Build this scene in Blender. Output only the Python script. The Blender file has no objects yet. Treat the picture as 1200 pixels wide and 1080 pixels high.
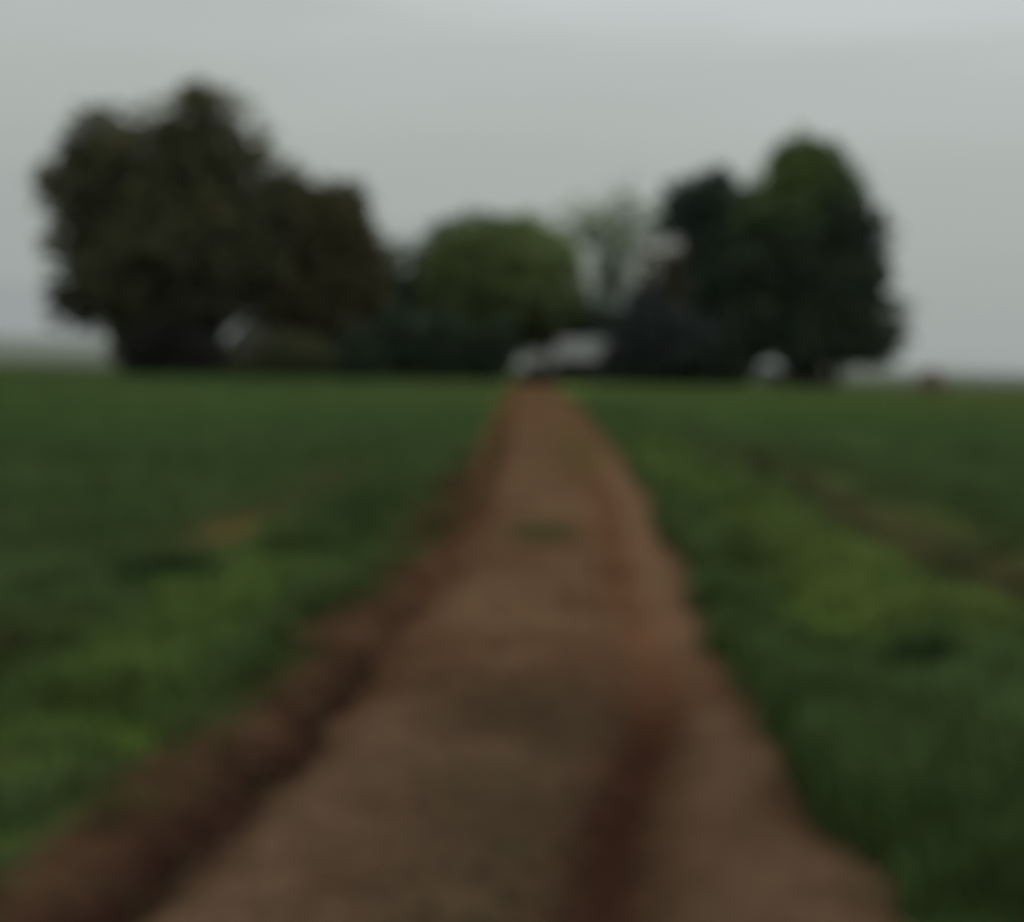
import bpy, math, random
import numpy as np

random.seed(7)
RNG = np.random.default_rng(11)
scene = bpy.context.scene
col = scene.collection

# ------------------------------------------------------------------ camera survey
H = 2.0                      # eye height, metres
F = 3000.0                   # focal length in units of 1/1200 of the frame width
PITCH = math.atan(115 / F)
ROLL = math.radians(1.25)


def ray(u, v):
    """direction of the sight line through a point of the survey photo"""
    a, b = (u - 600) / F, (540 - v) / F
    a, b = a * math.cos(ROLL) + b * math.sin(ROLL) * -1, a * math.sin(ROLL) + b * math.cos(ROLL)
    return a, math.cos(PITCH) + b * math.sin(PITCH), b * math.cos(PITCH) - math.sin(PITCH)


def at(u, v, Y):
    x, y, z = ray(u, v)
    return x / y * Y, Y, H + z / y * Y


def on_ground(u, v):
    x, y, z = ray(u, v)
    t = H / -z
    return x * t, y * t


# ------------------------------------------------------------------ helpers
def smooth(a, b, x):
    t = np.clip((np.asarray(x, float) - a) / (b - a), 0, 1)
    return t * t * (3 - 2 * t)


def vnoise(x, y, seed=0):
    x = np.asarray(x, float); y = np.asarray(y, float)
    xi = np.floor(x); yi = np.floor(y); fx = x - xi; fy = y - yi
    fx = fx * fx * (3 - 2 * fx); fy = fy * fy * (3 - 2 * fy)

    def h(a, b):
        s = np.sin(a * 127.1 + b * 311.7 + seed * 74.7) * 43758.5453
        return s - np.floor(s)
    return (h(xi, yi) * (1 - fx) + h(xi + 1, yi) * fx) * (1 - fy) + (h(xi, yi + 1) * (1 - fx) + h(xi + 1, yi + 1) * fx) * fy


def fbm(x, y, seed=0, o=4):
    r = 0; a = .5; t = 0
    for k in range(o):
        r = r + a * vnoise(np.asarray(x) * 2 ** k, np.asarray(y) * 2 ** k, seed + k * 9); t += a; a *= .55
    return r / t


def tag(o, label=None, cat=None, group=None, kind=None):
    for k, v in (('label', label), ('category', cat), ('group', group), ('kind', kind)):
        if v: o[k] = v
    return o


def empty(name, loc):
    o = bpy.data.objects.new(name, None); col.objects.link(o); o.location = loc
    o.empty_display_size = .5
    return o


def mesh_obj(name, co, faces, mat, parent=None, colors=None, smooth_shade=False, origin=None):
    """faces: (n,k) int array; colors: per-vertex rgb"""
    co = np.asarray(co, dtype=np.float32).reshape(-1, 3)
    if origin is not None: co = co - np.asarray(origin, dtype=np.float32)
    faces = np.asarray(faces, dtype=np.int32)
    me = bpy.data.meshes.new(name)
    n, k = faces.shape
    me.vertices.add(len(co)); me.vertices.foreach_set('co', co.ravel())
    me.loops.add(n * k); me.loops.foreach_set('vertex_index', faces.ravel())
    me.polygons.add(n)
    me.polygons.foreach_set('loop_start', np.arange(0, n * k, k, dtype=np.int32))
    me.polygons.foreach_set('loop_total', np.full(n, k, dtype=np.int32))
    me.polygons.foreach_set('use_smooth', np.full(n, smooth_shade, dtype=bool))
    me.update(calc_edges=True); me.validate()
    if colors is not None:
        c = np.ones((len(co), 4), dtype=np.float32); c[:, :3] = colors
        at_ = me.color_attributes.new('tint', 'FLOAT_COLOR', 'POINT')
        at_.data.foreach_set('color', c.ravel())
    me.materials.append(mat)
    o = bpy.data.objects.new(name, me); col.objects.link(o)
    if parent: o.parent = parent
    elif origin is not None: o.location = origin
    return o


class MB:
    def __init__(s): s.v = []; s.f = []

    def tube(s, pts, rad, n=8):
        pts = [np.array(p, float) for p in pts]
        b = len(s.v)
        for i, p in enumerate(pts):
            d = pts[min(i + 1, len(pts) - 1)] - pts[max(i - 1, 0)]
            d /= (np.linalg.norm(d) + 1e-9)
            ref = np.array([1., 0, 0]) if abs(d[0]) < .8 else np.array([0, 1., 0])
            a = np.cross(d, ref); a /= np.linalg.norm(a); c = np.cross(d, a)
            for j in range(n):
                t = 2 * math.pi * j / n
                s.v.append(tuple(p + rad[i] * (a * math.cos(t) + c * math.sin(t))))
        for i in range(len(pts) - 1):
            for j in range(n):
                q = (j + 1) % n
                s.f.append((b + i * n + j, b + i * n + q, b + (i + 1) * n + q, b + (i + 1) * n + j))
        c0 = len(s.v); s.v.append(tuple(pts[-1]))
        for j in range(n):
            s.f.append((b + (len(pts) - 1) * n + j, b + (len(pts) - 1) * n + (j + 1) % n, c0, c0))
        return s

    def box(s, x0, x1, y0, y1, z0, z1):
        b = len(s.v)
        for z in (z0, z1):
            for x, y in ((x0, y0), (x1, y0), (x1, y1), (x0, y1)): s.v.append((x, y, z))
        for q in ((0, 3, 2, 1), (4, 5, 6, 7), (0, 1, 5, 4), (1, 2, 6, 5), (2, 3, 7, 6), (3, 0, 4, 7)):
            s.f.append(tuple(b + i for i in q))
        return s

    def poly(s, pts, faces):
        b = len(s.v); s.v += [tuple(p) for p in pts]; s.f += [tuple(b + i for i in q) for q in faces]
        return s

    def build(s, name, mat, parent=None, smooth_shade=False):
        me = bpy.data.meshes.new(name)
        fs = [tuple(dict.fromkeys(q)) for q in s.f]
        me.from_pydata(s.v, [], fs); me.materials.append(mat)
        for p in me.polygons: p.use_smooth = smooth_shade
        o = bpy.data.objects.new(name, me); col.objects.link(o)
        if parent: o.parent = parent
        return o


# ------------------------------------------------------------------ materials
def new_mat(name):
    m = bpy.data.materials.new(name); m.use_nodes = True
    nt = m.node_tree; return m, nt, nt.nodes['Principled BSDF']


def mat_tint(name, rough=.9, scales=((1.5, .5),), bump=None, trans=0.0):
    """colour attribute x procedural noise"""
    m, nt, bs = new_mat(name)
    N, L = nt.nodes, nt.links
    a = N.new('ShaderNodeAttribute'); a.attribute_name = 'tint'
    cur = a.outputs['Color']
    tc = N.new('ShaderNodeTexCoord')
    for sc_, amt in scales:
        no = N.new('ShaderNodeTexNoise'); no.inputs['Scale'].default_value = sc_; no.inputs['Detail'].default_value = 6
        no.inputs['Roughness'].default_value = .65
        L.new(tc.outputs['Object'], no.inputs['Vector'])
        mr = N.new('ShaderNodeMapRange'); mr.inputs['From Min'].default_value = .3; mr.inputs['From Max'].default_value = .7
        mr.inputs['To Min'].default_value = 1 - amt; mr.inputs['To Max'].default_value = 1 + amt
        L.new(no.outputs['Fac'], mr.inputs['Value'])
        vm = N.new('ShaderNodeVectorMath'); vm.operation = 'SCALE'
        L.new(cur, vm.inputs[0]); L.new(mr.outputs[0], vm.inputs['Scale']); cur = vm.outputs[0]
    L.new(cur, bs.inputs['Base Color'])
    bs.inputs['Roughness'].default_value = rough
    bs.inputs['Specular IOR Level'].default_value = 0 if rough >= 1 else .12
    if bump:
        no = N.new('ShaderNodeTexNoise'); no.inputs['Scale'].default_value = bump[0]; no.inputs['Detail'].default_value = 8
        no.inputs['Roughness'].default_value = .7
        L.new(tc.outputs['Object'], no.inputs['Vector'])
        bp = N.new('ShaderNodeBump'); bp.inputs['Strength'].default_value = bump[1]; bp.inputs['Distance'].default_value = bump[2]
        L.new(no.outputs['Fac'], bp.inputs['Height']); L.new(bp.outputs[0], bs.inputs['Normal'])
    if trans:
        tr = N.new('ShaderNodeBsdfTranslucent'); mx = N.new('ShaderNodeMixShader'); mx.inputs[0].default_value = trans
        L.new(cur, tr.inputs['Color'])
        L.new(bs.outputs[0], mx.inputs[1]); L.new(tr.outputs[0], mx.inputs[2])
        L.new(mx.outputs[0], N['Material Output'].inputs['Surface'])
    return m


def mat_plain(name, c1, c2, scale=3, rough=.85, stretch=(1, 1, 1), bump=.3, bd=.02):
    m, nt, bs = new_mat(name)
    N, L = nt.nodes, nt.links
    tc = N.new('ShaderNodeTexCoord'); mp = N.new('ShaderNodeMapping'); mp.inputs['Scale'].default_value = stretch
    no = N.new('ShaderNodeTexNoise'); no.inputs['Scale'].default_value = scale; no.inputs['Detail'].default_value = 7
    cr = N.new('ShaderNodeValToRGB'); cr.color_ramp.elements[0].position = .35; cr.color_ramp.elements[1].position = .65
    cr.color_ramp.elements[0].color = (*c1, 1); cr.color_ramp.elements[1].color = (*c2, 1)
    L.new(tc.outputs['Object'], mp.inputs[0]); L.new(mp.outputs[0], no.inputs['Vector'])
    L.new(no.outputs['Fac'], cr.inputs[0]); L.new(cr.outputs[0], bs.inputs['Base Color'])
    bp = N.new('ShaderNodeBump'); bp.inputs['Strength'].default_value = bump; bp.inputs['Distance'].default_value = bd
    L.new(no.outputs['Fac'], bp.inputs['Height']); L.new(bp.outputs[0], bs.inputs['Normal'])
    bs.inputs['Roughness'].default_value = rough; bs.inputs['Specular IOR Level'].default_value = .2
    return m


M_ground = mat_tint('field_ground', 1, ((.25, .18), (1.4, .3), (6, .35)), (25, .5, .03))
M_dirt = mat_tint('packed_dirt', 1, ((.5, .12), (2.2, .22), (9, .28)), (45, .55, .015))
M_grass = mat_tint('grass_blades', .8, ((.5, .2), (1.7, .45)), trans=.25)
M_leaf = mat_tint('leaves', .75, ((.4, .25),), trans=.15)
M_bark = mat_plain('bark', (.035, .028, .022), (.10, .085, .07), 4, stretch=(3, 3, .6), bump=.7, bd=.05)
M_wall = mat_plain('whitewashed_wall', (.36, .37, .35), (.48, .48, .46), 1.2)
M_shed = mat_plain('weathered_tin_wall', (.22, .22, .21), (.32, .32, .30), 1.5, .7, (3, 3, .4))
M_roof = mat_plain('pale_metal_roof', (.24, .25, .24), (.33, .34, .33), .8, .55, (1, .2, 1))
M_dark = mat_plain('dark_timber', (.02, .017, .014), (.05, .04, .033), 6, stretch=(4, 4, .5))
M_glass = mat_plain('window_glass', (.015, .018, .02), (.03, .034, .036), 1, .15, bump=.02)
M_stone = mat_tint('stone_chips', .9, ((20, .3),))

# ------------------------------------------------------------------ terrain
LE = np.array([(165, 1062), (295, 932), (402, 830), (498, 700), (568, 605), (592, 530), (601, 480), (605, 462)], float)
RE = np.array([(1075, 1075), (945, 965), (905, 855), (848, 740), (786, 620), (741, 540), (694, 487), (654, 462)], float)
DI = np.array([(110, 1075), (250, 955), (350, 878), (470, 735), (545, 642), (580, 585)], float)      # ditch beside the left edge, its shadow and wet soil painted dark
RU = np.array([(695, 1078), (722, 960), (760, 870), (775, 800), (752, 740), (728, 690), (715, 600), (690, 540)], float)  # right wheel rut
SO = np.array([(-40, 1060), (60, 960), (150, 885), (290, 795), (390, 712), (480, 655), (545, 600), (575, 540)], float)   # outer edge of bare soil


def line(px):
    g = np.array([on_ground(u, v) for u, v in px]); g = g[np.argsort(g[:, 1])]
    return g[:, 1], g[:, 0]


LEy, LEx = line(LE); REy, REx = line(RE); DIy, DIx = line(DI); RUy, RUx = line(RU); SOy, SOx = line(SO)
SOy, SOx = (lambda yy: (yy, np.interp(yy, SOy, SOx)))(np.arange(7., 60, .35))
SOx = SOx + .34 * (fbm(SOy * .55, SOy * 0, 333) - .5) * 2 * np.interp(SOy, [8, 14, 40, 60], [.5, 1, 1, .3])


def ext(y, ys, xs, end=None):
    y = np.asarray(y, float)
    r = np.interp(y, ys, xs)
    if end is not None:
        r = np.where(y > ys[-1], xs[-1] + (end - xs[-1]) * smooth(ys[-1], 215, y), r)
    return r


def left_edge(y): return ext(y, LEy, LEx, 1.2) + .15 * (fbm(y * .9, y * 0, 3) - .5) * 2
def right_edge(y): return ext(y, REy, REx, 4.0) + .22 * (fbm(y * .8, y * 0 + 5, 5) - .5) * 2


def base_h(x, y):
    x = np.asarray(x, float); y = np.asarray(y, float)
    z = .42 * smooth(110, 190, y) - 1.6 * smooth(230, 420, y) + 1.4 * smooth(500, 2500, y)
    z = z + 19 * smooth(800, 1900, y) * np.exp(-((x + 620) / 420) ** 2) + 3 * smooth(900, 2000, y) * np.exp(-((x - 330) / 160) ** 2)
    z = z + 3 * smooth(900, 2200, y) * (fbm(x / 500, y / 700, 2) - .5)
    z = z + .25 * smooth(25, 120, y) * (fbm(x / 30, y / 40, 8) - .5)
    return z


def surf(x, y):
    x = np.asarray(x, float); y = np.asarray(y, float)
    z = base_h(x, y)
    le, re = left_edge(y), right_edge(y)
    near = 1 - smooth(60, 140, y)
    di = ext(y, DIy, DIx)
    z = z - .12 * np.exp(-((x - di) / .2) ** 2) * near * (1 - smooth(24, 45, y))
    so = ext(y, SOy, SOx)
    z = z + .045 * np.exp(-((x - (di + so) * .5 + .1) / .3) ** 2) * (1 - smooth(24, 45, y)) * (.6 + .8 * fbm(x * 2, y * .7, 21))
    ru = ext(y, RUy, RUx)
    z = z - .06 * np.exp(-((x - ru) / .16) ** 2) * (1 - smooth(30, 60, y))
    inside = smooth(-.05, .5, x - le) * smooth(-.05, .5, re - x)
    z = z + .035 * inside * near * (fbm(x * 1.5, y * .8, 31) - .3)
    outside = 1 - smooth(-.6, .0, x - so) * smooth(-.5, .0, re - x)
    z = z + .10 * outside * near * (fbm(x * 1.2, y * .7, 41) - .35)
    # verge bank on the right and furrow behind it
    z = z + .14 * np.exp(-((x - re - 1.1) / .55) ** 2) * near
    z = z - .10 * np.exp(-((x - 4.5) / .6) ** 2) * near
    return z


def C(*rgb): return np.array([((c / 255) / 12.92 if c < 10 else (((c / 255) + .055) / 1.055) ** 2.4) for c in rgb])


GAIN = 2.0     # pictured luminance -> base colour


def lerp(a, b, t): return a + (b - a) * np.asarray(t)[..., None]


LEFT_PATCHES = [(-3.1, 29, .42, 4.2, C(86, 70, 42), .95), (-2.9, 41, .4, 6, C(76, 66, 42), .8), (-3.15, 16.6, .4, 1.8, C(50, 42, 26), .8),
                (-3.0, 22.5, .4, 2.2, C(30, 42, 22), .8), (-2.45, 11.5, .3, 1.0, C(58, 50, 32), .5)]


def gcol(x, y):
    """base colour of the soil and turf at a place on the ground"""
    x = np.asarray(x, float); y = np.asarray(y, float)
    n1 = fbm(x * .35, y * .22, 50); n2 = fbm(x * 1.1, y * .5, 60); n3 = fbm(x * .09, y * .03, 70)
    c = lerp(C(46, 60, 34), C(54, 66, 40), smooth(.3, .7, n1))
    c = lerp(c, C(46, 64, 34), smooth(.5, .8, n3) * .8)
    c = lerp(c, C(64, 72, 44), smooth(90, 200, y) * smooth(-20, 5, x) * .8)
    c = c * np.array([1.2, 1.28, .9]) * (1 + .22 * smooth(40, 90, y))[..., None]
    le, re = left_edge(y), right_edge(y)
    so = ext(y, SOy, SOx)
    # dry soil strip between verge and crop
    st = np.exp(-((x - 4.8) / 1.3) ** 2) * (.55 + .45 * smooth(.3, .6, n2)) * (1 - smooth(50, 80, y)) * smooth(8, 14, y)
    c = lerp(c, C(58, 48, 33), st * (.5 + .45 * smooth(.3, .55, fbm(x * .9, y * .35, 401))))
    st = np.exp(-((x - 4.3) / .35) ** 2) * smooth(.42, .6, n1) * (1 - smooth(24, 40, y)) * smooth(8, 14, y)
    c = lerp(c, C(90, 66, 48), st * .7)
    for x0, y0, sx, sy, cc_, w in LEFT_PATCHES:
        c = lerp(c, cc_, w * np.exp(-((x - x0) / sx) ** 2 - ((y - y0) / sy) ** 2) * (.6 + .4 * smooth(.3, .6, n2)))
    # lush verges
    d = x - re
    v = (.25 * smooth(0, .35, d) * (1 - smooth(1.6, 2.5, d)) * (1 - smooth(60, 120, y)) + np.exp(-((x - 2.75) / .6) ** 2) * smooth(14, 18.5, y) * (1 - smooth(40, 75, y)) * .8)
    c = lerp(c, lerp(C(86, 102, 38), C(70, 88, 36), smooth(20, 34, y)), v * .95 * (.6 + .4 * smooth(.25, .6, n2)))
    c = lerp(c, C(60, 78, 38), smooth(-.05, .3, d) * (1 - smooth(3, 4, d)) * (1 - smooth(14.5, 18.5, y + d * 1.0)) * .85)
    c = lerp(c, C(46, 62, 28), smooth(-.05, .2, d) * (1 - smooth(.3, .8, d)) * (1 - smooth(20, 45, y)) * .6)
    d = so - x
    v = .2 * smooth(0, .4, d) * (1 - smooth(1.0, 1.7, d)) * (1 - smooth(30, 50, y)) + .7 * np.exp(-((x + 2.25) / .5) ** 2) * (1 - smooth(24, 34, y)) * smooth(10.5, 13.5, y)
    c = lerp(c, C(72, 90, 34), v * .9 * smooth(.1, .5, n2 + .08))
    c = lerp(c, C(34, 48, 26), np.exp(-((x + 2.0) / .6) ** 2) * np.exp(-((y - 30) / 6) ** 2) * .6)
    # bare soil bank left of the road
    s = smooth(-.18, .22, x - so + .3 * (n2 - .5)) * smooth(-.5, -.35, le - x)
    soil = lerp(C(47, 33, 24), C(70, 51, 39), smooth(.25, .75, fbm(x * 2.2, y * 1.1, 66)))
    soil = lerp(soil, C(48, 58, 28), smooth(.52, .66, fbm(x * 1.7 + 9, y * 1.0, 67)) * .6 * smooth(.25, .7, le - x))
    c = lerp(c, soil, s * (1 - smooth(60, 130, y)))
    far_s = smooth(-.95, -.5, x - le) * smooth(20, 35, y) * (x < le + .3) * (1 - smooth(190, 205, y))
    c = lerp(c, C(70, 48, 33), far_s * .9)
    di = ext(y, DIy, DIx)
    c = lerp(c, C(30, 17, 14), np.exp(-((x - di + .02) / .19) ** 2) * (1 - smooth(15, 24, y)) * .9)  # dark ditch line: shadow and wet soil together in the colour
    c = lerp(c, C(66, 42, 30), np.exp(-((x - di) / .3) ** 2) * smooth(18, 28, y) * (1 - smooth(60, 90, y)) * .6)
    # far land: aerial haze painted into its colour, paler with distance
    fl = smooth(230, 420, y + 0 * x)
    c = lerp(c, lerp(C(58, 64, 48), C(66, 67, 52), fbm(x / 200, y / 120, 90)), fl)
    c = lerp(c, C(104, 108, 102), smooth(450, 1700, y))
    return c * GAIN


def rcol(x, y):
    """base colour of the packed dirt track"""
    x = np.asarray(x, float); y = np.asarray(y, float)
    le, re = left_edge(y), right_edge(y)
    n1 = fbm(x * .9, y * .3, 150); n2 = fbm(x * 2.2, y * .8, 160)
    c = lerp(C(78, 59, 44), C(92, 72, 56), smooth(.25, .75, fbm(x * 1.6, y * .7, 151)))
    t = (x - le) / (re - le)
    # greyer, weedy middle
    c = lerp(c, C(68, 55, 41), np.exp(-((t - .47) / .22) ** 2) * (1 - smooth(14.5, 18, y)) * smooth(.3, .6, n2 + .12) * .9)
    c = lerp(c, C(60, 48, 36), np.exp(-((y - 14.5) / 1.6) ** 2) * smooth(.1, .3, t) * (1 - smooth(.7, .85, t)) * .7)
    c = lerp(c, C(70, 66, 40), np.exp(-((t - .62) / .2) ** 2) * smooth(40, 52, y) * (1 - smooth(70, 110, y)) * .6)
    c = lerp(c, C(56, 60, 34), np.exp(-((x - .35) / .45) ** 2) * np.exp(-((y - 30.5) / 1.8) ** 2) * .75)
    # smooth wheel band on the right
    c = lerp(c, C(100, 80, 62), np.exp(-((t - .80) / .09) ** 2) * smooth(14, 19, y) * (1 - smooth(40, 60, y)) * .8)
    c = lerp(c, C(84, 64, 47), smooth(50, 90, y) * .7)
    ru = ext(y, RUy, RUx)
    r = np.exp(-((x - ru) / .22) ** 2)
    c = lerp(c, C(50, 30, 22), r * (1 - smooth(13, 19, y)) * .95)
    c = lerp(c, C(80, 49, 35), r * smooth(13, 17, y) * (1 - smooth(40, 55, y)) * .5)
    e = 1 - smooth(0, .35, re - x)
    c = lerp(c, C(70, 52, 38), e * .6)
    e = 1 - smooth(0, .2, x - le)
    c = lerp(c, C(66, 48, 36), e * .7)
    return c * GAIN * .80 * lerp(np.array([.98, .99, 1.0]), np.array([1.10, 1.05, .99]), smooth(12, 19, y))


def grid(xs, ys, zf, cf):
    X, Y = np.meshgrid(xs, ys)
    co = np.stack([X, Y, zf(X, Y)], -1).reshape(-1, 3)
    c = cf(X, Y).reshape(-1, 3)
    nx, ny = len(xs), len(ys)
    i = (np.arange(ny - 1)[:, None] * nx + np.arange(nx - 1)[None]).ravel()
    return co, np.stack([i, i + 1, i + nx + 1, i + nx], -1), c


def growing(start, end, step, rate):
    r = [start]
    while r[-1] < end: r.append(r[-1] + step); step *= rate
    return r


pos = growing(8, 7000, .12, 1.09)[1:]
xs = np.array(sorted([-p + 1 for p in pos]) + list(np.arange(-7, 8.01, .1)) + pos)
xs = np.unique(np.round(xs, 3))
ys = np.array(sorted([6 - (p - 8) for p in growing(8, 400, .3, 1.25)][1:]) + growing(6, 9000, .14, 1.010))


def ground_z(x, y):
    le, re = left_edge(y), right_edge(y)
    ins = smooth(.05, .3, x - le) * smooth(.05, .3, re - x) * (1 - smooth(196, 203, y)) * smooth(-30, -25, y)
    return surf(x, y) - .07 * ins


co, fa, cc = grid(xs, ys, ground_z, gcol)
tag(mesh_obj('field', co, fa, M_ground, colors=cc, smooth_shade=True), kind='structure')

ry = np.array(list(np.arange(-24, 6, .6)) + growing(6, 199, .14, 1.006))
t = np.linspace(0, 1, 46)
Y2 = np.repeat(ry[:, None], len(t), 1)
X2 = left_edge(ry)[:, None] * (1 - t) + right_edge(ry)[:, None] * t
co = np.stack([X2, Y2, surf(X2, Y2) + .006], -1).reshape(-1, 3)
i = (np.arange(len(ry) - 1)[:, None] * len(t) + np.arange(len(t) - 1)[None]).ravel()
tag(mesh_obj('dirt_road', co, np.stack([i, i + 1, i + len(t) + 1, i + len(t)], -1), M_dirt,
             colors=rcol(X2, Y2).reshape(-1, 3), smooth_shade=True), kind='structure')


# ------------------------------------------------------------------ grass
def mute(c, t):
    g = (c @ np.array([.25, .65, .1]))[:, None]
    return c * (1 - t) + g * t


def blades(px, py, hgt, wid, colr, per=5, spread=.06, lean=.5):
    """grass tufts: per blades for every point"""
    n = len(px)
    px, py, hgt, wid = [np.repeat(a, per) for a in (px, py, hgt, wid)]
    colr = np.repeat(colr, per, 0)
    m = len(px)
    px = px + RNG.normal(0, 1, m) * spread * (wid / .012) ** .5; py = py + RNG.normal(0, 1, m) * spread * (wid / .012) ** .5
    a = RNG.uniform(0, 2 * math.pi, m); ln = RNG.uniform(.1, lean, m) * hgt; hh = hgt * RNG.uniform(.6, 1.2, m)
    z = surf(px, py) - .01
    dx, dy = np.cos(a), np.sin(a); sx, sy = -dy * wid * .5, dx * wid * .5
    P = np.stack([
        np.stack([px - sx, py - sy, z], -1), np.stack([px + sx, py + sy, z], -1),
        np.stack([px + sx * .8 + dx * ln * .35, py + sy * .8 + dy * ln * .35, z + hh * .6], -1),
        np.stack([px - sx * .8 + dx * ln * .35, py - sy * .8 + dy * ln * .35, z + hh * .6], -1),
        np.stack([px + dx * ln, py + dy * ln, z + hh], -1)], 1)
    b = np.arange(m) * 5
    q = np.stack([b, b + 1, b + 2, b + 3], -1)
    tip = np.stack([b + 3, b + 2, b + 4, b + 4], -1)
    sh = RNG.uniform(.75, 1.3, m)[:, None]
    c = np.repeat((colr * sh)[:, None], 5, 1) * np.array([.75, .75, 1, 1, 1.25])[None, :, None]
    return P.reshape(-1, 3), q, np.stack([b + 3, b + 2, b + 4], -1), c.reshape(-1, 3)


def grass_obj(name, arr, **kw):
    P, q, tr, c = arr
    # one mesh of triangles
    f = np.concatenate([q[:, [0, 1, 2]], q[:, [0, 2, 3]], tr])
    return mesh_obj(name, P, f, M_grass, colors=c, **kw)


def scatter(n, ymin, ymax, power=1.0):
    """more points near the viewer, spread over a wedge either side of the road"""
    u = RNG.uniform(0, 1, n)
    y = ymin * (ymax / ymin) ** (u ** power)
    hw = y * .27 + 2
    x = RNG.uniform(-1, 1, n) * hw
    return x, y


# crop over the fields
x, y = scatter(95000, 7.5, 215, .9)
le, re, so = left_edge(y), right_edge(y), ext(y, SOy, SOx)
out = ((x < np.minimum(so, le) - .15 - .35 * smooth(25, 45, y) * (1 - smooth(120, 180, y))) | (x > re + .15))
verge = ((x > re) & (x < re + 1.9)) | ((x < so) & (x > so - 1.4)) & (y < 60)
dry = (1.7 * np.exp(-((x - 4.8 - .5 * (fbm(y * .3, y * 0, 400) - .5)) / 1.3) ** 2) * smooth(.30, .55, fbm(x * .9, y * .35, 401)) * (1 - smooth(45, 75, y)) + np.exp(-((x + 3.1) / .42) ** 2 - ((y - 29) / 4.2) ** 2) + .6 * np.exp(-((x + 2.9) / .4) ** 2 - ((y - 41) / 6) ** 2) + .6 * np.exp(-((x + 3.15) / .4) ** 2 - ((y - 16.6) / 1.8) ** 2)) > RNG.uniform(.15, 1, len(x))
k = out & ~verge & ~dry
x, y = x[k], y[k]
sc_ = np.sqrt(y / 12)
c = mute(gcol(x, y) * np.array([.98, 1.0, .95]), .15)
tag(grass_obj('field_crop', blades(x, y, .13 * (1 + .25 * sc_), .012 * sc_ * 1.3, c, 4)), kind='stuff',
    label='low young green crop covering the fields on both sides of the track', cat='crop')
# taller verge grass
x, y = scatter(120000, 7.5, 140, .8)
x = x * .6
le, re, so = left_edge(y), right_edge(y), ext(y, SOy, SOx)
n = fbm(x * 1.3, y * .6, 200)
k = ((x > re + .02) & (x < re + 2.4)) | ((x < np.minimum(so, le) - .45 * smooth(25, 45, y)) & (x > so - 1.6) & (y < 60))
k &= n > .36
x, y, n = x[k], y[k], n[k]
sc_ = np.sqrt(y / 12)
hh = (.12 + .28 * smooth(.4, .75, n)) * np.where(x > 0, 1.15, .75)
c = mute(gcol(x, y), .12) * (.7 + .5 * RNG.uniform(0, 1, len(x)))[:, None]
tag(grass_obj('verge_grass', blades(x, y, hh, .014 * sc_ * 1.3, c, 5)), kind='stuff',
    label='longer lush grass growing along both edges of the dirt track', cat='grass')
# weeds in the bare soil and on the track
x, y = scatter(26000, 7.5, 90, 1)
x = x * .35
le, re, so = left_edge(y), right_edge(y), ext(y, SOy, SOx)
tt = (x - le) / (re - le)
p = np.where((x > so - .1) & (x < le), .06 + .5 * (1 - smooth(0, .4, x - so)), 0) + np.where((tt > .3) & (tt < .55), .12, 0) * (fbm(x * 2, y * .6, 210) > .52)
p = p + .9 * np.exp(-((x - .35) / .4) ** 2) * np.exp(-((y - 30.5) / 1.6) ** 2)
k = RNG.uniform(0, 1, len(x)) < p
x, y = x[k], y[k]
c = np.tile(C(56, 60, 34) * GAIN, (len(x), 1))
tag(grass_obj('track_weeds', blades(x, y, .05 + .07 * (x < left_edge(y)) * RNG.uniform(0, 1, len(x)), .012 * np.sqrt(y / 12), c, 4, .03)), kind='stuff',
    label='sparse short weeds in the bare dirt of the track', cat='weeds')


def clump(name, u, v, r, h, colr, label):
    gx, gy = on_ground(u, v)
    n = 260
    a = RNG.uniform(0, 2 * math.pi, n); q = np.sqrt(RNG.uniform(0, 1, n)) * r
    x, y = gx + q * np.cos(a) * 1.2, gy + q * np.sin(a)
    s = 1 - .5 * (q / r) ** 2
    c = np.tile(C(*colr) * GAIN, (n, 1))
    o = grass_obj(name, blades(x, y, h * s, .016 + 0 * x, c, 5, .04, .7), origin=(gx, gy, float(surf(gx, gy))))
    tag(o, label, 'grass clump')


clump('grass_clump', 205, 690, .40, .30, (32, 50, 26), 'dark green grass clump in the left verge beside the pale dry strip')
clump('grass_clump', 1085, 838, .34, .36, (30, 46, 24), 'largest dark grass clump in the lush verge right of the track')
clump('grass_clump', 955, 795, .22, .26, (32, 48, 24), 'small dark grass clump close to the right edge of the track')

# loose stones and clods
x, y = scatter(5200, 7.5, 60, 1.1)
x = x * .25 - .1
le, re, so = left_edge(y), right_edge(y), ext(y, SOy, SOx)
k = (x > so) & (x < re) & (np.abs((x - le) / (re - le) - .8) > .12)
x, y = x[k], y[k]; n = len(x)
ico = np.array([(0, 0, 1), (.9, 0, .4), (.3, .85, .4), (-.7, .55, .4), (-.7, -.5, .4), (.3, -.85, .4), (.7, .5, -.4), (-.3, .85, -.4), (-.9, 0, -.4), (-.3, -.85, -.4), (.7, -.5, -.4)])
icf = np.array([(0, 1, 2), (0, 2, 3), (0, 3, 4), (0, 4, 5), (0, 5, 1), (1, 6, 2), (2, 7, 3), (3, 8, 4), (4, 9, 5), (5, 10, 1), (2, 6, 7), (3, 7, 8), (4, 8, 9), (5, 9, 10), (1, 10, 6)])
s = RNG.gamma(2, .006, n) + .005
P = ico[None] * (s[:, None, None] * RNG.uniform(.6, 1.3, (n, 11, 1)))
P = P + np.stack([x, y, surf(x, y) + .008], -1)[:, None]
f = (icf[None] + (np.arange(n) * 11)[:, None, None]).reshape(-1, 3)
cs = np.repeat(rcol(x, y) * RNG.uniform(.7, 1.3, (n, 1)), 11, 0)
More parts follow.
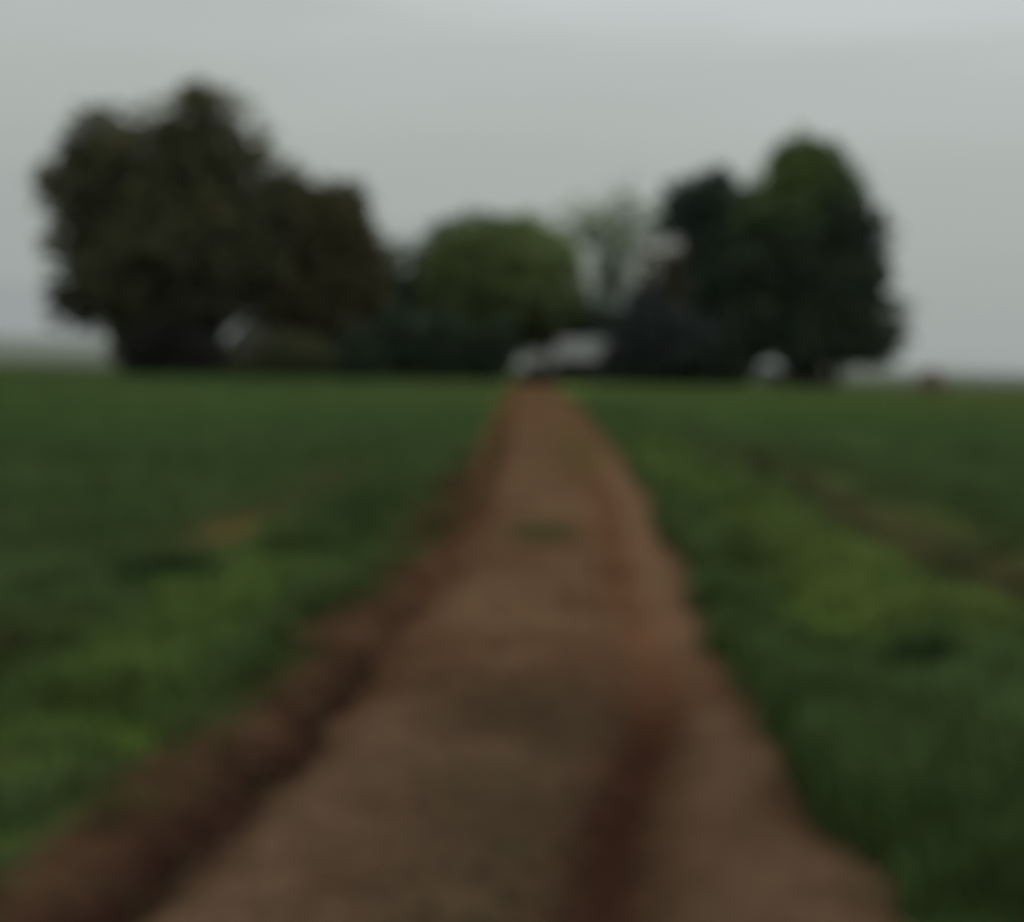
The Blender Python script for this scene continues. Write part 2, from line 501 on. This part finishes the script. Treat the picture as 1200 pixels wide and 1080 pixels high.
tag(mesh_obj('loose_gravel', P.reshape(-1, 3), f, M_stone, colors=cs), kind='stuff',
    label='small loose stones and clods scattered on the dirt track', cat='gravel')


# ------------------------------------------------------------------ trees
LEAF_GAIN = np.array([2.25, 2.4, 3.0])  # lifts dark leaf colours, blue most, standing in for haze


def foliage(lobes, dens, leaf, cols, top, bot, clump_r=.55, thin=1.0, edge=1.0):
    """lobes: world ellipsoids; leaf-sized rhombs in clumps, pale on top and outside"""
    Ps, Cs = [], []
    for (cx, cy, cz, rx, ry, rz, c0, dm) in lobes:
        per = int(24 * thin)
        nc = max(8, int(math.pi * rx * rz * 6.5 * dens * dm / (.62 * leaf * leaf) / per))
        d = RNG.normal(0, 1, (nc, 3)); d /= np.linalg.norm(d, axis=1)[:, None]
        rr = RNG.uniform(0, 1, nc) ** .40 * 1.02
        k = RNG.uniform(0, 1, nc) < .10; rr[k] = RNG.uniform(1.0, 1.28, k.sum())
        bumpy = 1 + .22 * edge * (fbm(d[:, 0] * 2.3 + cx, d[:, 2] * 2.3 + d[:, 1] * 1.7, 300) - .5) * 2
        cen = np.array([cx, cy, cz]) + d * (rr * bumpy)[:, None] * np.array([rx, ry, rz])
        if bot is not None:
            k = cen[:, 2] > bot + RNG.uniform(0, .5, nc); cen = cen[k]; rr = rr[k]; d = d[k]
        nc = len(cen)
        cr = clump_r * RNG.uniform(.5, 1.3, nc)
        p = np.repeat(cen, per, 0) + RNG.normal(0, .5, (nc * per, 3)) * np.repeat(cr, per)[:, None] * np.array([1, 1, .75])
        m = len(p)
        a = RNG.normal(0, 1, (m, 3)); a /= np.linalg.norm(a, axis=1)[:, None]
        b = np.cross(a, RNG.normal(0, 1, (m, 3))); b /= np.linalg.norm(b, axis=1)[:, None]
        L = (leaf * RNG.uniform(.6, 1.4, m))[:, None]
        q = np.stack([p - a * L, p + b * L * .45, p + a * L, p - b * L * .45], 1)
        Ps.append(q.reshape(-1, 3))
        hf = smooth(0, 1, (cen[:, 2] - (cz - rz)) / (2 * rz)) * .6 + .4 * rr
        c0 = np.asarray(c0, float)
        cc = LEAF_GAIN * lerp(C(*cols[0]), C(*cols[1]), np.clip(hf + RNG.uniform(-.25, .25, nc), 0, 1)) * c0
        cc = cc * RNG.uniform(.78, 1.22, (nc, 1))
        Cs.append(np.repeat(np.repeat(cc, per, 0) * RNG.uniform(.75, 1.25, (m, 1)), 4, 0))
    P = np.concatenate(Ps); Cc = np.concatenate(Cs)
    return P, np.arange(len(P)).reshape(-1, 4), Cc


def tree(name, label, cat, Y, u0, lobes, cols, trunks=None, tr=.35, fork=.3, dens=1.0, leaf=.16, bot=None, group=None,
         trunk_name='trunk', crown=True, thin=1.0, twigs=0, clump_r=.55, edge=1.0):
    """lobes in survey units: u, v, ru, rv, depth offset (m), brightness, density"""
    s = Y / F
    bx = at(u0, 440, Y)[0]
    bz = float(surf(bx, Y)) - .05
    cols = [tuple(v) for v in cols]
    root = empty(name, (bx, Y, bz)); tag(root, label, cat, group)
    W = []
    for l in lobes:
        u, v, ru, rv, dy = l[:5]; c0 = l[5] if len(l) > 5 else 1.0; dm = l[6] if len(l) > 6 else 1.0
        X, _, Z = at(u, v, Y + dy)
        rx, rz = ru * s, rv * s
        W.append((X - bx, dy, Z - bz, rx, max(rx, 1.0) * .9, rz, c0, dm))
    topz = max(w[2] + w[5] for w in W)
    mb = MB()
    for (du, r0) in (trunks or [(0, 1.0)]):
        ox = du * s
        r = tr * r0
        hf = topz * fork
        pts = [(ox, 0, -.3), (ox, 0, 0), (ox + random.uniform(-.1, .1) * r * 4, random.uniform(-.1, .1), hf * .5), (ox * .8, 0, hf)]
        mb.tube(pts, [r * 1.5, r * 1.25, r, r * .85], 12)
        mine = [w for w in W if len(trunks or [1]) == 1 or abs(w[0] - ox) < 9]
        for w in mine:
            e = np.array([w[0], w[1], w[2] + w[5] * .45]); b = np.array([ox * .8, 0, hf * .96])
            mid = b * .5 + e * .5 + np.array([random.uniform(-.4, .4), random.uniform(-.4, .4), .15 * np.linalg.norm(e - b) * .5])
            p = [b, b * .75 + mid * .25, mid, mid * .4 + e * .6, e]
            mb.tube(p, [r * .7, r * .6, r * .42, r * .25, r * .06], 8)
            for j in range(7 + twigs):
                tt = random.uniform(.25, .95)
                st = b * (1 - tt) + e * tt if tt > .5 else b * (1 - tt) + mid * tt
                st = mid * (1 - (tt - .5) * 2) + e * (tt - .5) * 2 if tt > .5 else b * (1 - tt * 2) + mid * tt * 2
                d = np.random.default_rng(random.randint(0, 10 ** 6)).normal(0, 1, 3); d[2] = abs(d[2]) * .7 + .1
                d = d / np.linalg.norm(d)
                en = np.array([w[0], w[1], w[2]]) + d * np.array([w[3], w[4], w[5]]) * random.uniform(.7, 1.0)
                md = st * .5 + en * .5 + np.array([0, 0, .08 * np.linalg.norm(en - st)])
                mb.tube([st, md, en], [r * .2, r * .12, r * .03], 5)
                if twigs:
                    for _ in range(4):
                        q = random.uniform(.3, .9); a0 = st * (1 - q) + en * q
                        a1 = a0 + np.array([random.uniform(-1, 1), random.uniform(-1, 1), random.uniform(.1, 1.2)]) * .9
                        mb.tube([a0, a1], [r * .07, r * .02], 4)
    mb.build(trunk_name, M_bark, root, True)
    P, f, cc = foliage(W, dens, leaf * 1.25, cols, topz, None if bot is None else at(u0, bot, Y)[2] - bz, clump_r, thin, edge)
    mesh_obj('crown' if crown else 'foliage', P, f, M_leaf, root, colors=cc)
    return root


OL = ((42, 40, 34), (70, 67, 42))        # olive brown
GR = ((50, 55, 40), (90, 97, 54))        # mid green
DK = ((34, 42, 34), (50, 58, 44))        # dark evergreen
PA = ((76, 84, 58), (100, 108, 76))     # pale grey green, distance haze mixed into the leaf colour
BR = ((58, 52, 38), (76, 70, 50))        # dry brown

# left group
tree('broadleaf_tree', 'tallest tree of the farm with a broad dark olive crown, left of the house', 'tree', 192, 215,
     [(235, 170, 62, 66, 0), (180, 205, 72, 68, 1), (285, 235, 62, 76, 0), (215, 290, 96, 78, -1), (160, 330, 60, 60, 1), (262, 320, 70, 58, 0),
      (205, 375, 62, 45, 0, .8), (235, 115, 26, 22, 0, 1, .7), (330, 250, 40, 52, 1)],
     OL, [(-30, 1), (12, 1.2), (34, .8)], .55, .22, .9, .17)
tree('broadleaf_tree', 'dark round-headed tree at the far left edge of the farm trees', 'tree', 198, 150,
     [(112, 172, 46, 42, 0, .8), (92, 225, 46, 42, 0, 1.2), (110, 285, 56, 50, 0), (100, 345, 46, 40, 1, .8), (155, 350, 40, 40, 0, .8), (140, 240, 50, 60, 0), (160, 395, 30, 26, 0, .7), (60, 210, 18, 20, 0, 1.2, .6)],
     OL, [(0, 1), (12, .7)], .42, .2, .9, .17)
tree('broadleaf_tree', 'lower brownish olive tree standing right of the tallest tree', 'tree', 194, 392,
     [(370, 270, 56, 54, 0, 1.1), (380, 245, 44, 32, 0, 1.1), (424, 300, 28, 46, 0, 1), (412, 290, 36, 52, 0, 1.1), (340, 305, 50, 50, 1), (400, 345, 52, 54, 0), (345, 355, 48, 32, 0, .9), (425, 355, 30, 50, 0), (405, 230, 24, 22, 0, 1, .5),
      (405, 395, 50, 34, 0, .8), (350, 365, 44, 24, 1, .9), (300, 340, 34, 22, 1, .9), (345, 395, 30, 12, 0, .9, .25), (272, 368, 22, 18, 3, 1, .25)],
     ((50, 45, 31), (66, 60, 38)), None, .45, .25, .9, .17)
tree('shrub', 'dark undergrowth shrub around the trunks of the tallest tree', 'shrub', 189, 205,
     [(170, 412, 34, 30, 0), (215, 410, 40, 32, .5), (245, 420, 26, 26, 0), (200, 392, 50, 22, 1)], ((34, 34, 30), (44, 42, 34)), None, .12, .2, 1.1, .11, crown=False, trunk_name='stem', clump_r=.4)
tree('shrub', 'low shrub under the gap between the tall olive tree and the brownish tree', 'shrub', 188, 325,
     [(290, 432, 34, 14, 0), (310, 424, 30, 20, 0), (345, 415, 32, 26, 0, 1.1), (372, 425, 24, 24, 0), (330, 400, 22, 14, 0, 1.3, .7)], ((46, 50, 30), (64, 62, 40)), None, .1, .2, 1.0, .11, crown=False, trunk_name='stem', clump_r=.35)
for q in ((410, 416, 38, 32, 'dark shrub below the brownish olive tree'),
          (470, 404, 36, 42, 'dark shrub filling the low gap between the brownish tree and the round green tree'),
          (520, 408, 40, 38, 'broad dark shrub under the left half of the round green tree'),
          (572, 412, 30, 36, 'dark shrub beside the left end of the white farmhouse')):
    u, v, a, b, lb = q
    tree('shrub', lb, 'shrub', 190 + random.uniform(-2, 2), u,
         [(u, v + 6, a, b * .85, 0), (u - a * .5, v + random.uniform(-8, 12), a * .6, b * .75, .5), (u + a * .5, v + random.uniform(-4, 14), a * .6, b * .7, -.5), (u + random.uniform(-20, 20), v - b * .75, a * .4, b * .35, 0, 1.3, .7)],
         ((34, 41, 32), (45, 52, 36)), None, .12, .2, 1.1, .11, crown=False, trunk_name='stem', clump_r=.4)
# middle
tree('broadleaf_tree', 'round mid green tree with a dense dome crown, left of the farmhouse', 'tree', 213, 575,
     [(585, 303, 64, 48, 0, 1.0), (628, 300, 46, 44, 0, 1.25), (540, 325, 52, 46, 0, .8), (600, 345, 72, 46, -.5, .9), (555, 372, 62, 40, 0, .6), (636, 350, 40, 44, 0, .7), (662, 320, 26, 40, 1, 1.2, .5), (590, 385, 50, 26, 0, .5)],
     GR, None, .42, .3, 1.0, .17)
tree('broadleaf_tree', 'darker tree showing behind the upper left of the round green tree', 'tree', 220, 530,
     [(560, 285, 46, 36, 0), (515, 310, 36, 36, 0), (590, 282, 34, 30, 0), (500, 345, 30, 40, 0)],
     DK, None, .4, .35, .9, .18)
tree('bare_tree', 'thin pale leafless tree in the gap left of the round green tree', 'tree', 222, 468,
     [(464, 315, 24, 34, 0, .6, 1.3), (466, 350, 26, 32, 0, .45, 3)], PA, None, .2, .4, .30, .14, thin=.6, twigs=4)
tree('sparse_tree', 'tall sparse pale grey-green tree with see-through crown behind the farmhouse', 'tree', 228, 716,
     [(722, 250, 40, 36, 0, 1.3, .5), (752, 275, 38, 38, 0, 1.3, .5), (698, 272, 34, 40, 0, 1.3, .5), (722, 300, 42, 38, 0, 1.1, .5), (672, 262, 24, 24, 0, 1.3, .45), (712, 335, 40, 26, 0, .6, 1.0)],
     PA, None, .3, .4, .26, .16, thin=.7, twigs=4)
tree('shrub', 'tall dull green shrub rising just behind the farmhouse roof', 'shrub', 216, 672,
     [(655, 375, 34, 30, 0), (685, 385, 34, 28, .5), (668, 352, 24, 22, 0, 1.1, .5), (705, 368, 26, 26, 0, .9, .7), (640, 395, 30, 24, 0)], ((44, 52, 40), (60, 68, 52)), None, .12, .2, .9, .13, crown=False, trunk_name='stem', clump_r=.4)
tree('bare_tree', 'brown thinly leaved tree between the sparse pale tree and the right group', 'tree', 216, 795,
     [(778, 305, 34, 28, 0, 1.1, .9), (812, 325, 30, 44, 0, .7, 1.6), (775, 340, 34, 30, 0, .9, 1.4), (800, 375, 34, 44, 0, .5, 2.5)], BR, None, .25, .35, .42, .15, thin=.7, twigs=3)
# right group
tree('conifer_tree', 'dark bushy conifer with pointed top right beside the farmhouse', 'tree', 190, 762,
     [(756, 355, 24, 26, 0), (760, 385, 42, 34, 0), (742, 400, 32, 34, 0), (775, 412, 48, 36, 0), (726, 424, 24, 24, 0), (815, 412, 36, 38, 0)],
     ((38, 42, 38), (48, 50, 44)), None, .25, .2, 1.0, .13)
tree('broadleaf_tree', 'dark leafy tree with a small round top just left of the tallest right-hand tree', 'tree', 200, 835,
     [(832, 228, 36, 30, 0), (836, 262, 38, 34, 0), (788, 258, 20, 19, 0, 1, .8), (866, 258, 36, 38, 0, 1.5), (800, 232, 22, 20, 0, 1, .8), (850, 315, 44, 46, 0, 1.3), (855, 375, 44, 46, 0), (865, 415, 30, 24, 0), (808, 240, 18, 16, 0, 1, .8)],
     DK, [(0, 1)], .42, .3, 1.0, .17)
tree('evergreen_tree', 'tall cone-shaped dark evergreen on the right of the farm trees', 'tree', 194, 950,
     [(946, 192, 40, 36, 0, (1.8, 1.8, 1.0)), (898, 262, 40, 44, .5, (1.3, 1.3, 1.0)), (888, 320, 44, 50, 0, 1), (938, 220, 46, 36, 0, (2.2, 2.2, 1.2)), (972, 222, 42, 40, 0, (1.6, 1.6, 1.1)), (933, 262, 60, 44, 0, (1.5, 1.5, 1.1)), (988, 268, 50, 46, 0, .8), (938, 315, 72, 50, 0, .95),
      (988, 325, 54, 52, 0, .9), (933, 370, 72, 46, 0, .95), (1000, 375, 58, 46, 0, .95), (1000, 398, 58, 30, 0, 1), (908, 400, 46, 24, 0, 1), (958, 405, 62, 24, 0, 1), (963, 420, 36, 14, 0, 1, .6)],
     ((42, 46, 42), (52, 59, 40)), [(-22, .9), (6, 1.2), (26, 1)], .5, .14, 1.1, .16, bot=430)
tree('shrub', 'dark low shrub at the foot of the right-hand trees, beside the trunks', 'shrub', 189, 832,
     [(830, 425, 32, 26, 0), (862, 434, 22, 18, 0), (800, 432, 26, 20, 0), (762, 438, 34, 16, 0)], ((28, 33, 24), (38, 42, 30)), None, .1, .2, 1.0, .11, crown=False, trunk_name='stem', clump_r=.35)
tree('shrub', 'very low dark shrub between the trunks of the tall cone-shaped evergreen', 'shrub', 197, 910,
     [(910, 439, 20, 10, 0, 1, .5), (945, 438, 24, 12, 0, 1, .6)], ((30, 34, 32), (40, 44, 40)), None, .1, .2, 1.0, .11, crown=False, trunk_name='stem', clump_r=.35)
tree('bush', 'small round brown bush alone in the field at far right', 'bush', 186, 1090,
     [(1090, 446, 14, 18, 0, 1, .5), (1080, 456, 13, 12, .3, 1, .6), (1101, 457, 14, 11, -.2, 1, .6)], ((88, 76, 58), (112, 96, 74)), None, .06, .2, 1.0, .09, crown=False, trunk_name='stem', clump_r=.25)

tree('shrub', 'knee-high garden shrub in front of the gabled end of the farmhouse', 'shrub', 203, 632,
     [(622, 441, 16, 11, 0), (640, 441, 16, 10, .3), (655, 440, 14, 11, 0)], ((40, 42, 34), (54, 54, 42)), None, .06, .2, 1.2, .08, crown=False, trunk_name='stem', clump_r=.22)
tree('shrub', 'loose low garden shrub in front of the veranda of the farmhouse', 'shrub', 203, 690,
     [(680, 440, 16, 10, 0, 1, .8), (700, 438, 18, 13, .3)], ((40, 42, 34), (54, 54, 42)), None, .06, .2, 1.0, .08, crown=False, trunk_name='stem', clump_r=.22)

# ------------------------------------------------------------------ farmhouse
HY = 208.0
hx, _, hz1 = at(650, 448, HY)
hz = float(surf(hx, HY)) - .03
house = empty('farmhouse', (hx, HY, hz))
tag(house, 'low white farmhouse with pale metal roof and shaded veranda at the end of the track', 'house')
s = HY / F
ztop = at(680, 398, HY)[2] - hz
x0, x1, x2 = (612 - 650) * s, (648 - 650) * s, (716 - 650) * s
ev = ztop - 1.35
# gabled wing on the left, long wing with veranda on the right
w = MB()
w.poly([(x0 + .2, -1, 0), (x1, -1, 0), (x1, -1, ev), ((x0 + .2 + x1) / 2, -1, ztop - .75), (x0 + .2, -1, ev),
        (x0 + .2, 4, 0), (x1, 4, 0), (x1, 4, ev), ((x0 + .2 + x1) / 2, 4, ztop - .75), (x0 + .2, 4, ev)],
       [(0, 1, 2, 3, 4), (9, 8, 7, 6, 5), (0, 4, 9, 5), (1, 6, 7, 2)])
w.box(x1 + .003, x2 - .15, 1.0, 4.0, 0, ev + .1)
w.build('wall', M_wall, house)
r = MB()
xm = (x0 + .2 + x1) / 2; zr = ztop - .70
for a, b in (((x0, ev - .12), (xm, zr)), ((xm, zr), (x1 + .2, ev - .12))):
    pts = []
    for yy in (-1.25, 4.2):
        for (px, pz), o in ((a, 0), (b, 0), (b, .07), (a, .07)): pts.append((px, yy, pz + o))
    r.poly(pts, [(0, 1, 2, 3), (7, 6, 5, 4), (0, 4, 5, 1), (3, 2, 6, 7), (0, 3, 7, 4), (1, 5, 6, 2)])
xa, xb = x1 + .23, x2
prof = [(-1.3, ev - .30), (.9, ev + .35), (2.5, ztop), (4.4, ev + .05)]
pts = []
for px in (xa, xb):
    for yy, zz in prof: pts += [(px, yy, zz), (px, yy, zz + .08)]
f = []
for k in range(3):
    b = 2 * k
    f += [(b + 1, b + 3, b + 11, b + 9), (b, b + 8, b + 10, b + 2), (b, b + 2, b + 3, b + 1), (b + 8, b + 9, b + 11, b + 10)]
f += [(0, 1, 9, 8), (6, 14, 15, 7)]
r.poly(pts, f)
# standing seams
n = 16
for k in range(n + 1):
    px = xa + .03 + (xb - xa - .08) * k / n
    for (ya, za), (yb, zb) in zip(prof[:-1], prof[1:]):
        r.poly([(px, ya, za + .078), (px + .03, ya, za + .078), (px + .03, yb, zb + .078), (px, yb, zb + .078),
                (px, ya, za + .12), (px + .03, ya, za + .12), (px + .03, yb, zb + .12), (px, yb, zb + .12)],
               [(4, 5, 6, 7), (0, 4, 7, 3), (1, 2, 6, 5), (0, 1, 5, 4), (2, 3, 7, 6)])
r.build('roof', M_roof, house)
for k in range(4):
    px = xa + .15 + (xb - xa - .4) * k / 3
    MB().box(px, px + .11, -1.2, -1.09, 0, ev - .28).build('veranda_post', M_dark, house)
MB().box(xa, xb - .1, -1.3, .99, 0, .14).build('veranda_floor', M_dark, house)
d = MB().box(xa + 1.55, xa + 2.4, .95, .998, .145, 1.95).build('door', M_dark, house)
MB().box(xa + 2.28, xa + 2.33, .90, .948, 1.0, 1.05).build('handle', M_roof, d)
for (a, b, yy) in ((x0 + .75, x1 - .55, -1.0), (xa + .3, xa + 1.2, 1.0), (xa + 2.9, xa + 3.8, 1.0)):
    if b > x2 - .2: b = x2 - .3
    wf = MB()
    wf.box(a - .07, a, yy - .06, yy - .002, .85, 1.75); wf.box(b, b + .07, yy - .06, yy - .002, .85, 1.75)
    wf.box(a, b, yy - .06, yy - .002, 1.68, 1.75); wf.box(a - .1, b + .1, yy - .12, yy - .003, .77, .85)
    wf.box((a + b) / 2 - .025, (a + b) / 2 + .025, yy - .05, yy - .004, .85, 1.68)
    wo = wf.build('window', M_wall if yy > 0 else M_dark, house)
    MB().box(a, b, yy - .03, yy - .006, .85, 1.68).build('pane', M_glass, wo)

# ------------------------------------------------------------------ shed under the trees on the left
SY = 204.0
sx_, _, _q = at(325, 440, SY)
sz = float(surf(sx_, SY)) - .03
shed = empty('shed', (sx_, SY, sz))
tag(shed, 'grey tin-roofed shed half hidden below the olive trees on the left', 'shed')
k_ = SY / F
pk = at(300, 362, SY)[2] - sz
lo = at(262, 408, SY)[2] - sz
hi = at(388, 386, SY)[2] - sz
xl, xp, xr = (258 - 325) * k_, (302 - 325) * k_, (392 - 325) * k_
MB().poly([(xl + .3, 0, 0), (xr - .3, 0, 0), (xr - .3, 0, hi - .15), (xp, 0, pk - .15), (xl + .3, 0, lo - .1),
           (xl + .3, 5, 0), (xr - .3, 5, 0), (xr - .3, 5, hi - .15), (xp, 5, pk - .15), (xl + .3, 5, lo - .1)],
          [(0, 1, 2, 3, 4), (9, 8, 7, 6, 5), (0, 4, 9, 5), (1, 6, 7, 2)]).build('wall', M_shed, shed)
rr_ = MB()
for a, b in (((xl, lo - .12), (xp, pk)), ((xp, pk), (xr, hi))):
    pts = []
    for yy in (-.3, 5.3):
        for (px, pz), o in ((a, 0), (b, 0), (b, .08), (a, .08)): pts.append((px, yy, pz + o))
    rr_.poly(pts, [(0, 1, 2, 3), (7, 6, 5, 4), (0, 4, 5, 1), (3, 2, 6, 7), (0, 3, 7, 4), (1, 5, 6, 2)])
rr_.build('roof', M_roof, shed)
MB().box(xp + .5, xp + 2.6, -.06, -.004, 0, 2.1).build('door', M_dark, shed)

# ------------------------------------------------------------------ sky and light
SUN_EL, SUN_ROT = math.radians(52), math.radians(150)
world = bpy.data.worlds.new('World'); scene.world = world; world.use_nodes = True
nt = world.node_tree; N, L = nt.nodes, nt.links
bg = N['Background']; bg.inputs['Strength'].default_value = .1
sky = N.new('ShaderNodeTexSky'); sky.sky_type = 'NISHITA'; sky.sun_disc = False
sky.sun_elevation = SUN_EL; sky.sun_rotation = SUN_ROT; sky.dust_density = 4; sky.air_density = 1
tc = N.new('ShaderNodeTexCoord'); sep = N.new('ShaderNodeSeparateXYZ'); L.new(tc.outputs['Generated'], sep.inputs[0])
mp = N.new('ShaderNodeMapping'); mp.inputs['Scale'].default_value = (2.2, 2.2, 16); L.new(tc.outputs['Generated'], mp.inputs[0])
no = N.new('ShaderNodeTexNoise'); no.inputs['Scale'].default_value = 2.2; no.inputs['Detail'].default_value = 5; L.new(mp.outputs[0], no.inputs['Vector'])
cr = N.new('ShaderNodeValToRGB'); cr.color_ramp.interpolation = 'EASE'
E = cr.color_ramp.elements
SKY = [(0.0, (158, 164, 163)), (.15, (166, 172, 169)), (.5, (174, 180, 176)), (.8, (182, 188, 185)), (1.0, (197, 203, 202))]
mr = N.new('ShaderNodeMapRange'); mr.inputs['From Min'].default_value = 0; mr.inputs['From Max'].default_value = .155
L.new(sep.outputs['Z'], mr.inputs['Value'])
ma = N.new('ShaderNodeMath'); ma.operation = 'MULTIPLY_ADD'; ma.inputs[1].default_value = .5; ma.inputs[2].default_value = -.25
L.new(no.outputs['Fac'], ma.inputs[0])
ad = N.new('ShaderNodeMath'); ad.operation = 'ADD'; L.new(mr.outputs[0], ad.inputs[0]); L.new(ma.outputs[0], ad.inputs[1])
sl = N.new('ShaderNodeMath'); sl.operation = 'MULTIPLY_ADD'; sl.inputs[1].default_value = .55   # brighter towards the right
L.new(sep.outputs['X'], sl.inputs[0]); L.new(ad.outputs[0], sl.inputs[2])
L.new(sl.outputs[0], cr.inputs[0])
for k, (p, c) in enumerate(SKY):
    e = E[k] if k < 2 else E.new(p)
    e.position = p; e.color = (*C(*c), 1)
sc10 = N.new('ShaderNodeVectorMath'); sc10.operation = 'SCALE'; sc10.inputs['Scale'].default_value = 10.0
L.new(cr.outputs[0], sc10.inputs[0])
hs = N.new('ShaderNodeHueSaturation'); hs.inputs['Saturation'].default_value = .12; L.new(sky.outputs[0], hs.inputs['Color'])
mx = N.new('ShaderNodeMix'); mx.data_type = 'RGBA'; mx.inputs[0].default_value = .94
L.new(hs.outputs[0], mx.inputs[6]); L.new(sc10.outputs[0], mx.inputs[7])
L.new(mx.outputs[2], bg.inputs['Color'])

sd = bpy.data.lights.new('sun', 'SUN'); sd.energy = .5; sd.angle = math.radians(35); sd.color = (1, .97, .92)
so_ = bpy.data.objects.new('sun', sd); col.objects.link(so_)
so_.rotation_euler = (math.radians(90) - SUN_EL, 0, math.radians(180) - SUN_ROT)

# ------------------------------------------------------------------ camera (badly focused phone lens: focus is stuck at half a metre)
cd = bpy.data.cameras.new('camera'); cam = bpy.data.objects.new('camera', cd); col.objects.link(cam)
cd.sensor_fit = 'HORIZONTAL'; cd.sensor_width = 36; cd.lens = F / 1200 * 36
cd.clip_start = .05; cd.clip_end = 30000
cam.location = (0, 0, H)
from mathutils import Matrix
cam.rotation_euler = (Matrix.Rotation(math.radians(90) - PITCH, 3, 'X') @ Matrix.Rotation(ROLL, 3, 'Z')).to_euler()
cd.dof.use_dof = True; cd.dof.focus_distance = .5; cd.dof.aperture_fstop = 16.5; cd.dof.aperture_blades = 0
scene.camera = cam
scene.view_settings.view_transform = 'Standard'; scene.view_settings.look = 'None'; scene.view_settings.exposure = 0
